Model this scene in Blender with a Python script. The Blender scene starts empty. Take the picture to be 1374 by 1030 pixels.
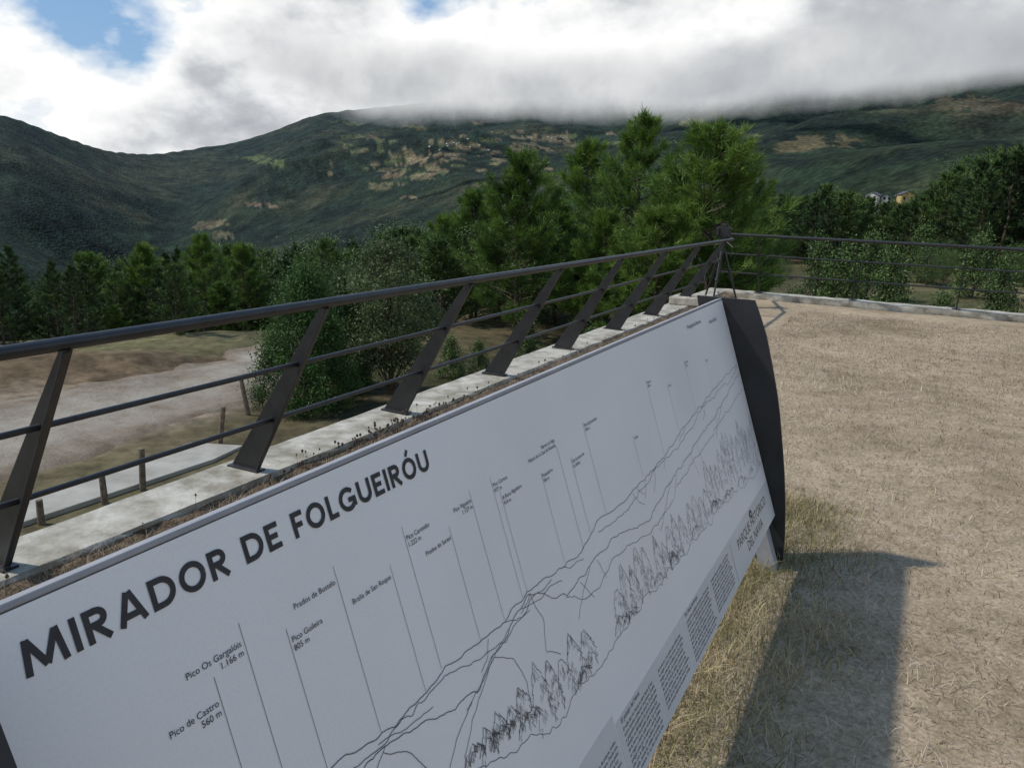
import bpy, math, numpy as np
from mathutils import Vector, Matrix
rng=np.random.default_rng(7)
S=bpy.context.scene
S.view_settings.view_transform='Standard'
try: S.view_settings.look='None'
except Exception: pass
S.view_settings.exposure=0
COL=S.collection

# ------------------------------------------------------------ helpers
def link(ob,parent=None):
    COL.objects.link(ob)
    if parent is not None: ob.parent=parent
    return ob
def empty(name,loc=(0,0,0)):
    e=bpy.data.objects.new(name,None); e.empty_display_size=.2; e.location=loc
    return link(e)
def mesh_np(name,V,F,mat_idx=None,attr=None,mats=(),smooth=False,col=None):
    me=bpy.data.meshes.new(name)
    if isinstance(F,np.ndarray): F=[F]
    F=[f for f in F if len(f)]
    nl=sum(f.size for f in F); npoly=sum(len(f) for f in F)
    me.vertices.add(len(V)); me.vertices.foreach_set('co',np.asarray(V,np.float32).ravel())
    me.loops.add(nl); me.loops.foreach_set('vertex_index',np.concatenate([f.ravel() for f in F]).astype(np.int32))
    me.polygons.add(npoly)
    tot=np.concatenate([np.full(len(f),f.shape[1],np.int32) for f in F])
    st=np.concatenate([[0],np.cumsum(tot)[:-1]]).astype(np.int32)
    me.polygons.foreach_set('loop_start',st)
    try: me.polygons.foreach_set('loop_total',tot)
    except Exception: pass
    if mat_idx is not None: me.polygons.foreach_set('material_index',np.asarray(mat_idx,np.int32))
    me.polygons.foreach_set('use_smooth',np.full(npoly,smooth,bool))
    if attr is not None:
        a=me.attributes.new('tone','FLOAT','POINT'); a.data.foreach_set('value',np.asarray(attr,np.float32))
    if col is not None:
        a=me.attributes.new('Col','FLOAT_COLOR','POINT')
        c=np.ones((len(V),4),np.float32); c[:,:3]=col; a.data.foreach_set('color',c.ravel())
    for m in mats: me.materials.append(m)
    me.update(); me.validate()
    return me
class MB:
    def __init__(s): s.v=[];s.f=[];s.m=[];s.sm=[]
    def add(s,vs,fs,m=0,sm=False):
        o=len(s.v); s.v+= [tuple(v) for v in vs]
        for f in fs: s.f.append([i+o for i in f]); s.m.append(m); s.sm.append(sm)
    def tube(s,p0,p1,r0,r1=None,n=14,m=0,cap=True):
        r1=r0 if r1 is None else r1
        p0=Vector(p0);p1=Vector(p1);d=(p1-p0).normalized()
        a=d.orthogonal().normalized();b=d.cross(a)
        vs=[];fs=[]
        for p,r in ((p0,r0),(p1,r1)):
            for i in range(n):
                t=2*math.pi*i/n; vs.append(p+a*math.cos(t)*r+b*math.sin(t)*r)
        fs=[[i,(i+1)%n,n+(i+1)%n,n+i] for i in range(n)]
        s.add(vs,fs,m,True)
        if cap: s.add(vs,[list(range(n))[::-1],list(range(n,2*n))],m,False)
    def prism(s,poly,ext,m=0):
        n=len(poly);e=Vector(ext)
        vs=[Vector(p) for p in poly]+[Vector(p)+e for p in poly]
        fs=[list(range(n))[::-1],list(range(n,2*n))]+[[i,(i+1)%n,n+(i+1)%n,n+i] for i in range(n)]
        s.add(vs,fs,m)
    def box(s,a,b,m=0):
        x0,y0,z0=a;x1,y1,z1=b
        s.prism([(x0,y0,z0),(x1,y0,z0),(x1,y1,z0),(x0,y1,z0)],(0,0,z1-z0),m)
    def mesh(s,name,mats,bevel=0):
        me=bpy.data.meshes.new(name); me.from_pydata([tuple(v) for v in s.v],[],s.f)
        me.polygons.foreach_set('material_index',s.m); me.polygons.foreach_set('use_smooth',s.sm)
        for m in mats: me.materials.append(m)
        import bmesh
        bm=bmesh.new(); bm.from_mesh(me); bmesh.ops.recalc_face_normals(bm,faces=bm.faces); bm.to_mesh(me); bm.free()
        return me
    def obj(s,name,mats,parent=None,bevel=0):
        ob=bpy.data.objects.new(name,s.mesh(name,mats))
        link(ob,parent)
        if bevel:
            md=ob.modifiers.new('b','BEVEL'); md.width=bevel; md.segments=2; md.limit_method='ANGLE'
        return ob
_T=np.random.default_rng(3).random((256,256))
def vnoise(x,y):
    xi=np.floor(x).astype(int);yi=np.floor(y).astype(int);fx=x-xi;fy=y-yi
    fx=fx*fx*(3-2*fx);fy=fy*fy*(3-2*fy)
    g=lambda a,b:_T[a&255,b&255]
    return (g(xi,yi)*(1-fx)+g(xi+1,yi)*fx)*(1-fy)+(g(xi,yi+1)*(1-fx)+g(xi+1,yi+1)*fx)*fy
def fbm(x,y,o=5,r=.5):
    s=0;a=1;t=0
    for i in range(o):
        s=s+a*vnoise(x*2**i+17.3*i,y*2**i+9.1*i);t+=a;a*=r
    return s/t
def ss(a,b,x):
    t=np.clip((x-a)/(b-a),0,1); return t*t*(3-2*t)

# ------------------------------------------------------------ material helpers
def newmat(name,rough=.8,spec=.3):
    m=bpy.data.materials.new(name); m.use_nodes=True
    nt=m.node_tree; b=nt.nodes['Principled BSDF']
    b.inputs['Roughness'].default_value=rough
    b.inputs['Specular IOR Level'].default_value=spec
    return m,nt,b
def N(nt,t,**k):
    n=nt.nodes.new(t)
    for a,v in k.items(): setattr(n,a,v)
    return n
def noise(nt,scale,detail=6,rough=.6,vec=None):
    n=N(nt,'ShaderNodeTexNoise'); n.inputs['Scale'].default_value=scale
    n.inputs['Detail'].default_value=detail; n.inputs['Roughness'].default_value=rough
    if vec is not None: nt.links.new(vec,n.inputs['Vector'])
    return n.outputs['Fac']
def ramp(nt,fac,stops):
    r=N(nt,'ShaderNodeValToRGB'); e=r.color_ramp.elements
    while len(e)<len(stops): e.new(.5)
    for i,(p,c) in enumerate(stops):
        e[i].position=p; e[i].color=(c[0],c[1],c[2],1) if not isinstance(c,(int,float)) else (c,c,c,1)
    nt.links.new(fac,r.inputs['Fac']); return r.outputs['Color']
def mixc(nt,a,b,fac,mode='MIX'):
    n=N(nt,'ShaderNodeMix',data_type='RGBA',blend_type=mode)
    for idx,v in ((0,fac),(6,a),(7,b)):
        if isinstance(v,(int,float)): n.inputs[idx].default_value=v
        elif isinstance(v,tuple): n.inputs[idx].default_value=(*v,1)
        else: nt.links.new(v,n.inputs[idx])
    return n.outputs[2]
def bump(nt,b,h,strength=.3,dist=.02):
    n=N(nt,'ShaderNodeBump'); n.inputs['Strength'].default_value=strength; n.inputs['Distance'].default_value=dist
    nt.links.new(h,n.inputs['Height']); nt.links.new(n.outputs[0],b.inputs['Normal'])
def objco(nt): return N(nt,'ShaderNodeTexCoord').outputs['Object']
def simple(name,c0,c1,scale,rough=.8,spec=.3,bs=.2,bd=.01,metal=0,lo=.35,hi=.65):
    m,nt,b=newmat(name,rough,spec); co=objco(nt)
    f=noise(nt,scale,5,.65,co)
    nt.links.new(ramp(nt,f,[(lo,c0),(hi,c1)]),b.inputs['Base Color'])
    b.inputs['Metallic'].default_value=metal
    if bs: bump(nt,b,noise(nt,scale*4,3,.6,co),bs,bd)
    return m
def tonemat(name,stops,rough=.6,spec=.3,trans=0.0,nscale=None):
    m,nt,b=newmat(name,rough,spec)
    a=N(nt,'ShaderNodeAttribute'); a.attribute_name='tone'
    oi=N(nt,'ShaderNodeObjectInfo')
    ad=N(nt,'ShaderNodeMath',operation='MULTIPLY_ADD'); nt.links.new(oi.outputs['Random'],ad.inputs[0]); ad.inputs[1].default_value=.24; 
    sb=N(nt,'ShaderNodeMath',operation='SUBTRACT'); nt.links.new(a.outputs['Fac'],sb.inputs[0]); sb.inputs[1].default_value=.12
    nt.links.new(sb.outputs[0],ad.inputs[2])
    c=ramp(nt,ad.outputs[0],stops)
    nt.links.new(c,b.inputs['Base Color'])
    if trans:
        tr=N(nt,'ShaderNodeBsdfTranslucent'); nt.links.new(c,tr.inputs['Color'])
        mx=N(nt,'ShaderNodeMixShader'); mx.inputs[0].default_value=trans
        out=nt.nodes['Material Output']
        nt.links.new(b.outputs[0],mx.inputs[1]); nt.links.new(tr.outputs[0],mx.inputs[2]); nt.links.new(mx.outputs[0],out.inputs['Surface'])
    return m

M_steel=simple('dark_painted_steel',(.016,.016,.017),(.030,.030,.031),9,.42,.5,.08,.002)
M_plate=simple('black_sheet_steel',(.011,.012,.014),(.026,.027,.029),5,.5,.5,.05,.002)
M_conc=simple('kerb_concrete',(.24,.215,.165),(.52,.49,.42),6,.9,.2,.6,.012)
M_slab=simple('slab_concrete',(.28,.26,.22),(.40,.38,.33),2.5,.9,.2,.3,.01)
M_bark=simple('bark',(.05,.035,.025),(.13,.10,.075),14,.9,.2,.6,.02)
M_wood=simple('weathered_wood',(.10,.075,.05),(.24,.19,.14),20,.9,.2,.5,.01)
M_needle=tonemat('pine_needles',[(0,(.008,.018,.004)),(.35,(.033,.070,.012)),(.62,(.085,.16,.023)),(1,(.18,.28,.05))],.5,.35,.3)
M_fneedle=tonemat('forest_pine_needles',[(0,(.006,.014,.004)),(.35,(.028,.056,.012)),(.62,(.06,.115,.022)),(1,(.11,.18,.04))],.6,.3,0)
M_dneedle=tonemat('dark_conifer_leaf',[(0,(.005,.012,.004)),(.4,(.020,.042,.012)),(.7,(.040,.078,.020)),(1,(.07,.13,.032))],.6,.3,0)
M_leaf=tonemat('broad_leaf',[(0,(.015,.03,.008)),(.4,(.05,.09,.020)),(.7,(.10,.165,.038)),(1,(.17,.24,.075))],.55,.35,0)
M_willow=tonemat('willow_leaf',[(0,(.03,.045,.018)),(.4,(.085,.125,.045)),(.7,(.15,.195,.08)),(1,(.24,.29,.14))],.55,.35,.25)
M_dry=tonemat('dry_grass_blades',[(0,(.14,.105,.07)),(.4,(.32,.25,.175)),(.7,(.46,.375,.275)),(1,(.61,.52,.40))],.75,.2,0)
M_tall=tonemat('tall_grass_blades',[(0,(.07,.08,.025)),(.35,(.16,.16,.055)),(.6,(.34,.28,.14)),(1,(.55,.45,.28))],.7,.2,0)

# ------------------------------------------------------------ camera
th=math.radians(26.5);pt=math.radians(13.25);ro=math.radians(2.0)
right=Vector((math.cos(th),math.sin(th),0)); fh=Vector((-math.sin(th),math.cos(th),0)); up=Vector((0,0,1))
fw=fh*math.cos(pt)-up*math.sin(pt); upc=fh*math.sin(pt)+up*math.cos(pt)
cr=right*math.cos(ro)+upc*math.sin(ro); cu=-right*math.sin(ro)+upc*math.cos(ro)
cd=bpy.data.cameras.new('camera'); cd.sensor_width=36; cd.lens=36*1081/1374; cd.clip_start=.05; cd.clip_end=30000
cam=bpy.data.objects.new('camera',cd)
cam.matrix_world=Matrix(((cr.x,cu.x,-fw.x,0),(cr.y,cu.y,-fw.y,0),(cr.z,cu.z,-fw.z,1.6),(0,0,0,1)))
link(cam); S.camera=cam

# ------------------------------------------------------------ light
sd=Vector((-.76,-.33,1.0)).normalized()
sl=bpy.data.lights.new('sun','SUN'); sl.energy=3.3; sl.angle=math.radians(1.6); sl.color=(1,.955,.89)
so=bpy.data.objects.new('sun',sl); so.rotation_euler=sd.to_track_quat('Z','Y').to_euler(); so.location=(0,0,30); link(so)
el=math.asin(sd.z); rot=math.atan2(sd.x,sd.y)
W=bpy.data.worlds.new('World'); S.world=W; W.use_nodes=True; nt=W.node_tree
bg=nt.nodes['Background']; bg.inputs['Strength'].default_value=.108
sky=N(nt,'ShaderNodeTexSky',sky_type='NISHITA'); sky.sun_disc=False; sky.sun_elevation=el; sky.sun_rotation=rot%(2*math.pi)
sky.altitude=600; sky.air_density=1.0; sky.dust_density=1.0
co=N(nt,'ShaderNodeTexCoord').outputs['Generated']
sp=N(nt,'ShaderNodeSeparateXYZ'); nt.links.new(co,sp.inputs[0])
def math_(op,a,b=None,c=None,clamp=False):
    n=N(nt,'ShaderNodeMath',operation=op); n.use_clamp=clamp
    for i,v in enumerate((a,b,c)):
        if v is None: continue
        if isinstance(v,(int,float)): n.inputs[i].default_value=v
        else: nt.links.new(v,n.inputs[i])
    return n.outputs[0]
vm=N(nt,'ShaderNodeVectorMath',operation='MULTIPLY'); nt.links.new(co,vm.inputs[0]); vm.inputs[1].default_value=(1,1,1.7)
P=vm.outputs[0]
off=N(nt,'ShaderNodeVectorMath',operation='ADD'); nt.links.new(P,off.inputs[0]); off.inputs[1].default_value=(5.2,1.7,3)
n1=noise(nt,3.9,6,.55,P)
n2=noise(nt,5.0,6,.56,off.outputs[0])
n3=noise(nt,1.6,2,.5,off.outputs[0])
xh=math_('MULTIPLY_ADD',sp.outputs['X'],.5,.5)
g=ramp(nt,xh,[(.08,.0),(.27,.20)])
high=math_('MULTIPLY',math_('SUBTRACT',sp.outputs['Z'],.10),-.9)
cov=math_('ADD',math_('ADD',n1,g),high)
covr=ramp(nt,cov,[(.40,0.0),(.50,1.0)])
rd_=ramp(nt,xh,[(.36,0.0),(.52,1.0),(.62,1.0),(.80,0.0)])
lowd=ramp(nt,sp.outputs['Z'],[(.06,.08),(.15,0.0),(.5,0.0),(.9,.03)])
shade=math_('ADD',math_('MULTIPLY',n2,.85),math_('MULTIPLY',n3,.28))
shade=math_('SUBTRACT',math_('SUBTRACT',shade,math_('MULTIPLY',rd_,.115)),lowd)
ccol=ramp(nt,shade,[(.36,(3.5,3.7,4.0)),(.44,(5.1,5.3,5.6)),(.515,(7.9,8.0,8.1)),(.585,(9.6,9.6,9.5))])
skyb=mixc(nt,sky.outputs[0],(1.8,3.7,6.6),.6)
nt.links.new(mixc(nt,skyb,ccol,covr),bg.inputs['Color'])

# ------------------------------------------------------------ terrain
def table(pts,sig):
    p=np.array(pts,float); a=np.arange(-180,180.01,.25); v=np.interp(a,p[:,0],p[:,1])
    k=np.exp(-.5*(np.arange(-60,61)*.25/sig)**2);k/=k.sum()
    vv=np.convolve(np.pad(v,60,mode='edge'),k,'valid')
    return a,vv
RID=table([(-180,4),(-100,3.0),(-68,2.8),(-58.3,3.6),(-55.5,2.6),(-52.6,1.65),(-50,1.7),(-44.6,2.8),(-39.9,4.8),(-36.5,5.3),(-31.5,6.0),(-26.5,6.7),(-20,7.0),(-14.2,7.4),(-9.1,8.0),(-3.1,8.6),(3.6,9.1),(11,9.5),(40,8),(100,5),(180,4)],.7)
RR=table([(-180,4500),(-68,3600),(-55,4000),(-48,4900),(-42,4800),(-30,4200),(-14,3400),(5,2700),(40,2500),(180,4500)],4)
VR=table([(-180,900),(-68,900),(-50,1150),(-30,1000),(-14,700),(0,520),(40,500),(180,900)],4)
VZ=table([(-180,-160),(-68,-230),(-50,-290),(-30,-210),(-14,-95),(0,-40),(40,-25),(180,-120)],4)
def interp(T,a): return np.interp(a,T[0],T[1])
def hgt(x,y):
    x=np.asarray(x,float);y=np.asarray(y,float)
    r=np.hypot(x,y); az=np.degrees(np.arctan2(x,y))
    L=1-ss(-34,-14,az)
    flat=15+L*0+(1-L)*30
    near=-1.5-np.clip(r-flat,0,None)*(.05+.12*L)*ss(0,12,r-flat)
    near=near+(fbm(x*.35,y*.35,4)-.5)*.35*ss(8.5,12,r)+(fbm(x*2.1,y*2.1,3)-.5)*.10*ss(10,14,r)
    near=near+.22*np.exp(-((r-15.3)/.8)**2)*ss(-48,-52,az)
    rv=interp(VR,az);zv=interp(VZ,az);R=interp(RR,az);zr=R*np.tan(np.radians(interp(RID,az)))
    z1=-1.5-(100-flat)*(.05+.12*L)
    u=np.clip((np.log(np.maximum(r,1))-math.log(100))/(np.log(rv)-math.log(100)),0,1)
    mid=z1+(zv-z1)*u**1.1
    s=np.clip((r-rv)/(R-rv),0,1)
    sh=s**1.12
    hill=zv+(zr-zv)*sh
    wx=x+(fbm(x/700,y/700,3)-.5)*500; wy=y+(fbm(x/700+50,y/700,3)-.5)*500
    rg=1-np.abs(2*fbm(wx/1300,wy/1300,4,.42)-1)*2
    rg2=fbm(x/260+4,y/260,4)-.5
    env=np.sin(np.pi*np.clip(s,0,1))*(1-.55*ss(.6,.9,s))
    hill=hill+env*(rg-.6)*150+ (env*.6+.08)*rg2*55*ss(0,.15,s)
    hill=hill+(fbm(x/45,y/45,3)-.5)*9*ss(0,.1,s)
    azw=az+(fbm(x/800+9,y/800,3)-.5)*14
    hill=hill-70*np.exp(-((azw+51)/6)**2)*env+ 25*np.exp(-((azw+43)/5)**2)*env
    beyond=np.clip(r-R,0,None); hill=hill-beyond*.12
    return np.where(r<100,near,np.where(r<rv,mid,hill))
az=np.concatenate([np.arange(-76,22,.15),np.arange(22,284,2.5)])
rr=np.concatenate([[1.0],np.geomspace(2.5,100,130),np.geomspace(103,6500,360)])
A,Rr=np.meshgrid(np.radians(az),rr)
X=(Rr*np.sin(A));Y=(Rr*np.cos(A)); AZ=np.degrees(np.arctan2(X,Y))
Z=hgt(X,Y)
nr,na=X.shape
idx=np.arange(nr*na).reshape(nr,na); nx=np.roll(idx,-1,axis=1)
F=np.stack([idx[:-1],nx[:-1],nx[1:],idx[1:]],-1).reshape(-1,4)[:,::-1]
sN=np.clip((Rr-interp(VR,AZ))/(interp(RR,AZ)-interp(VR,AZ)),0,1)
def C(*c): return np.array(c)[None,None,:]
n_a=fbm(X/330,Y/330,5)[...,None]; n_b=fbm(X/90+5,Y/90,5,.6)[...,None]; n_c=fbm(X/2.2,Y/2.2,5)[...,None]; n_d=fbm(X/28,Y/28,4,.6)[...,None]
mott=ss(.38,.62,.5*n_b+.5*n_d)
forest=C(.006,.012,.006)*(1-mott)+C(.019,.034,.014)*mott
heath=(C(.018,.025,.011)*(1-mott)+C(.052,.055,.025)*mott)
hw=ss(.50,.66,n_a+ .22*(sN[...,None]-.5)+.10*ss(-14,0,AZ)[...,None])
col=forest*(1-hw)+heath*hw
EL=np.degrees(np.arctan2(Z-1.6,Rr))
fields=[(-43.1,1.5,1.5,.24,(.12,.15,.05)),(-34.9,1.1,1.3,.38,(.19,.145,.08)),(-33.6,1.9,1.3,.32,(.21,.16,.09)),(-35.8,.2,.9,.24,(.14,.13,.06)),(-33.0,.9,.8,.25,(.15,.14,.07)),
(-31.3,3.2,1.3,.18,(.16,.135,.075)),(-24.4,3.7,1.7,.26,(.21,.17,.10)),(-26.3,3.1,1.0,.18,(.16,.14,.08)),(-22.2,3.3,.9,.2,(.11,.12,.05)),(-36.8,3.3,1.6,.13,(.11,.12,.05)),(-46.9,-2.6,1.2,.30,(.14,.115,.065)),(-46.2,-3.4,.9,.3,(.11,.10,.05)),(-43.9,-1.3,.9,.16,(.18,.13,.08)),
(-6.9,3.9,2.8,.7,(.095,.078,.038)),(-15,5.0,1.5,.25,(.11,.12,.05)),(2,6,3,.5,(.075,.062,.035)),(-19.5,3.6,1.2,.2,(.10,.12,.045)),(-12,4.4,1.2,.2,(.09,.09,.042)),(-38.0,4.2,1.3,.10,(.10,.11,.05))]
rq=np.random.default_rng(19)
cols_=[(.18,.14,.08),(.14,.125,.06),(.10,.12,.045),(.20,.155,.09),(.13,.105,.055)]
for i in range(80):
    a0=rq.normal(-30.5,5.0); e0=2.2+(a0+33)*.10+rq.normal(0,.9)
    if a0<-41 or a0>-17: continue
    fields.append((a0,e0,rq.uniform(.3,.85),rq.uniform(.06,.15),cols_[rq.integers(5)]))
wob=(fbm(X/120,Y/120,5,.6)-.5); wob2=(fbm(X/120+40,Y/120,5,.6)-.5)
for (a0,e0,wa,we,c) in fields:
    da=np.abs(AZ-a0+wob*wa*2.0)/wa; de=np.abs(EL-e0-(AZ-a0)*.07*np.sign(a0*7%2-1)+wob2*we*2.0)/we
    d=(da**3+de**3)**(1/3)
    w=((1-ss(.86,.95,d))*(sN>.02))[...,None]*ss(.36,.40,n_d+.08*(n_b-.5))
    cc=C(*c)*(.6+.8*fbm(X/40,Y/40,3)[...,None])
    col=col*(1-w)+cc*w
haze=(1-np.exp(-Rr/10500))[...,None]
col=col*(1-haze)+C(.046,.069,.078)*haze  # bluish aerial haze painted into the vertex colour, growing with distance
dryg=C(.20,.155,.09);gg=C(.055,.075,.025);needl=C(.10,.07,.045)
ng=dryg*(1-n_c)+gg*n_c*1.2
q_=ss(.45,.6,fbm(X*.3,Y*.3,3)[...,None])
ng=ng*(1-.5*q_)+needl*.5*q_
wn=(1-ss(45,80,Rr))[...,None]; col=col*(1-wn)+ng*wn
jit=(n_c[...,0]-.5)
dirtm=(ss(-43.5,-46,AZ+ jit*6)*(1-ss(15.6,16.6,Rr+jit*4))*ss(-8.0,-8.6,X*1.0))[...,None]
n_e=fbm(X*1.7,Y*1.7,5,.65)[...,None]
dirt=C(.225,.18,.13)*(.35+1.3*n_e)
bank=ss(13.0,14.2,Rr+jit*2)[...,None]; dirt=dirt*(1-bank)+C(.125,.09,.055)*(.2+1.6*n_e)*bank
col=col*(1-dirtm)+dirt*dirtm
m,ntm,b=newmat('terrain_ground',.95,.1)
at=N(ntm,'ShaderNodeAttribute'); at.attribute_name='Col'; oc=objco(ntm)
vo=N(ntm,'ShaderNodeTexVoronoi'); vo.inputs['Scale'].default_value=.11; ntm.links.new(oc,vo.inputs['Vector'])
k1=ramp(ntm,vo.outputs['Distance'],[(0,1.35),(.8,.55)])
k2=ramp(ntm,noise(ntm,.018,6,.75,oc),[(.36,.45),(.64,1.6)])
k3=ramp(ntm,noise(ntm,3.5,4,.7,oc),[(.3,.5),(.7,1.5)])
c=mixc(ntm,at.outputs['Color'],k1,.9,'MULTIPLY'); c=mixc(ntm,c,k2,.85,'MULTIPLY'); c=mixc(ntm,c,k3,1.0,'MULTIPLY')
ntm.links.new(c,b.inputs['Base Color'])
bump(ntm,b,vo.outputs['Distance'],.6,-6.0)
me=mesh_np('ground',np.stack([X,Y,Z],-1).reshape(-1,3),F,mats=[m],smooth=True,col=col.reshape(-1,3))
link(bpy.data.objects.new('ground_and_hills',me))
def gz(x,y): return float(hgt(np.array([x]),np.array([y]))[0])

def strip(name,left,right_,mat,dz,n=90,m2=16):
    V=[];Fq=[];T=[]
    lx=np.linspace(0,1,n)
    l=np.array(left,float);r_=np.array(right_,float)
    tl=np.linspace(0,1,len(l));tr=np.linspace(0,1,len(r_))
    for i,t in enumerate(lx):
        a=np.array([np.interp(t,tl,l[:,0]),np.interp(t,tl,l[:,1])]);bq=np.array([np.interp(t,tr,r_[:,0]),np.interp(t,tr,r_[:,1])])
        a=a+(fbm(np.array([t*14]),np.array([3.3]),4)[0]-.5)*.9; bq=bq+(fbm(np.array([t*14]),np.array([8.3]),4)[0]-.5)*.6
        for j in range(m2):
            p=a+(bq-a)*j/(m2-1); e=-.06 if j in (0,m2-1) else dz
            V.append((p[0],p[1],gz(p[0],p[1])+e)); T.append(min(j,m2-1-j)/(m2/2))
    for i in range(n-1):
        for j in range(m2-1): Fq.append((i*m2+j,i*m2+j+1,(i+1)*m2+j+1,(i+1)*m2+j))
    return link(bpy.data.objects.new(name,mesh_np(name,np.array(V),np.array(Fq),attr=T,mats=[mat],smooth=True)))
m,ntm,b=newmat('compacted_dirt',.95,.1); oc=objco(ntm); at=N(ntm,'ShaderNodeAttribute'); at.attribute_name='tone'
nn_=noise(ntm,1.8,7,.75,oc); ad=N(ntm,'ShaderNodeMath',operation='MULTIPLY_ADD'); ntm.links.new(at.outputs['Fac'],ad.inputs[0]); ad.inputs[1].default_value=.40; ntm.links.new(nn_,ad.inputs[2])
ntm.links.new(ramp(ntm,ad.outputs[0],[(.45,(.15,.115,.08)),(.64,(.235,.195,.15)),(.88,(.32,.285,.235))]),b.inputs['Base Color']); bump(ntm,b,noise(ntm,9,5,.7,oc),.8,.04)
strip('dirt_road',[(-13.4,-6),(-12.2,2),(-11.5,6),(-11.2,8.4),(-11.3,10.5),(-11.9,12.5)],[(-8.5,-6),(-8.1,2),(-8.0,5.5),(-8.35,8.2),(-9.2,10.2),(-10.3,12.1)],m,.025)
mb=MB(); mb.prism([(-7.55,4.3,-1.6),(-6.98,4.1,-1.6),(-6.9,6.3,-1.6),(-7.0,6.85,-1.6),(-7.6,6.6,-1.6)],(0,0,.15)); mb.obj('concrete_slab',[M_slab],bevel=.01)

# ------------------------------------------------------------ terrace
m,ntm,b=newmat('dry_lawn',.95,.1); oc=objco(ntm)
f1=noise(ntm,.7,6,.68,oc); f2=noise(ntm,55,5,.75,oc); f4=noise(ntm,6,4,.7,oc)
c=mixc(ntm,ramp(ntm,f2,[(.30,(.205,.158,.108)),(.5,(.35,.277,.198)),(.70,(.50,.415,.31))]),ramp(ntm,f1,[(.36,(.70,.67,.61)),(.5,(1.0,.98,.96)),(.64,(1.2,1.18,1.14))]),1.0,'MULTIPLY')
c=mixc(ntm,c,ramp(ntm,f4,[(.34,(.74,.75,.66)),(.6,(1.08,1.07,1.06))]),.85,'MULTIPLY')
ntm.links.new(c,b.inputs['Base Color']); bump(ntm,b,f2,.3,.015)
g_x=np.linspace(-2.92,26,120);g_y=np.linspace(-12,14.08,110)
GX,GY=np.meshgrid(g_x,g_y); GZ=(fbm(GX*.8,GY*.8,4)-.5)*.035
idq=np.arange(GX.size).reshape(GX.shape)
Fg=np.stack([idq[:-1,:-1],idq[:-1,1:],idq[1:,1:],idq[1:,:-1]],-1).reshape(-1,4)
link(bpy.data.objects.new('dry_lawn',mesh_np('dry_lawn',np.stack([GX,GY,GZ],-1).reshape(-1,3),Fg,mats=[m],smooth=True)))
def kerb(name,x0,y0,x1,y1,along):
    V=[];n=int((y1-y0 if along=='y' else x1-x0)/.12)
    rg=np.random.default_rng(5)
    prof=[(0,-1.75),(0,.085),(.015,.10),(1-.02,.10),(1,.08),(1,-.08)]
    for i in range(n+1):
        t=i/n
        for (q,z) in prof:
            j=(rg.random()-.5)*.016 if z>-.05 else 0
            if along=='y': V.append((x0+(x1-x0)*q+j,y0+(y1-y0)*t,z+j*.7))
            else: V.append((x0+(x1-x0)*t,y1-(y1-y0)*q+j,z+j*.7))
    k=len(prof);Fk=[]
    for i in range(n):
        for j in range(k-1): Fk.append((i*k+j,(i+1)*k+j,(i+1)*k+j+1,i*k+j+1))
    return link(bpy.data.objects.new(name,mesh_np(name,np.array(V),np.array(Fk),mats=[M_conc])))
kerb('concrete_kerb',-3.30,-12,-2.96,14.06,'y')
kerb('concrete_kerb',-3.30,14.065,26,14.42,'x')
M_soil=simple('bare_soil',(.09,.062,.04),(.26,.19,.125),22,.95,.1,.8,.03)
V=[];Fq=[];ysn=np.linspace(-6,14.05,420)
for i,y in enumerate(ysn):
    for j,x in enumerate((-2.975,-2.93,-2.88,-2.82,-2.72)):
        V.append((x,y,(.075,.07,.055,.03,-.02)[j]+(fbm(np.array([y*6.]),np.array([j*1.7]),3)[0]-.5)*.05))
for i in range(len(ysn)-1):
    for j in range(4): Fq.append((i*5+j,i*5+j+1,(i+1)*5+j+1,(i+1)*5+j))
link(bpy.data.objects.new('soil_strip',mesh_np('soil_strip',np.array(V),np.array(Fq),mats=[M_soil],smooth=True)))
mb=MB(); mb.prism([(-3.26,11.6,.098),(-2.80,11.6,.098),(-2.80,12.15,.098),(-3.26,12.15,.098)],(0,0,.12)); mb.obj('concrete_plinth',[M_conc],bevel=.02)

# ------------------------------------------------------------ railings
def railing_left():
    e=empty('metal_railing')
    mb=MB(); ys=[-2.5,-1.05,.33,1.72,3.07,4.48,5.93,7.39,8.86,10.33,11.75]
    for y in ys:
        mb.prism([(-3.225,y,.115),(-3.035,y,.115),(-2.535,y,1.035),(-2.59,y,1.035)],(0,.014,0))
        mb.prism([(-3.04,y-.022,.118),(-3.028,y-.022,.118),(-2.532,y-.022,1.03),(-2.544,y-.022,1.03)],(0,.0215,0))
        mb.box((-3.235,y-.03,.095),(-3.02,y+.035,.113))
    mb.obj('posts',[M_steel],e,.002)
    mb=MB(); mb.tube((-2.56,-3,1.055),(-2.56,12.3,1.055),.024,n=20); mb.tube((-2.56,12.3,1.055),(-2.95,13.66,1.055),.024,n=16)
    for y in (1.0,6.9): mb.tube((-2.56,y,1.055),(-2.56,y+.004,1.055),.0252,n=20)
    mb.obj('top_rail',[M_steel],e)
    mb=MB()
    for x,z in ((-2.745,.73),(-2.925,.41)): mb.tube((x,-3,z),(x,12.3,z),.0125); mb.tube((x,12.3,z),(x-.35,13.75,z),.0125)
    mb.obj('lower_rails',[M_steel],e)
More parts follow.
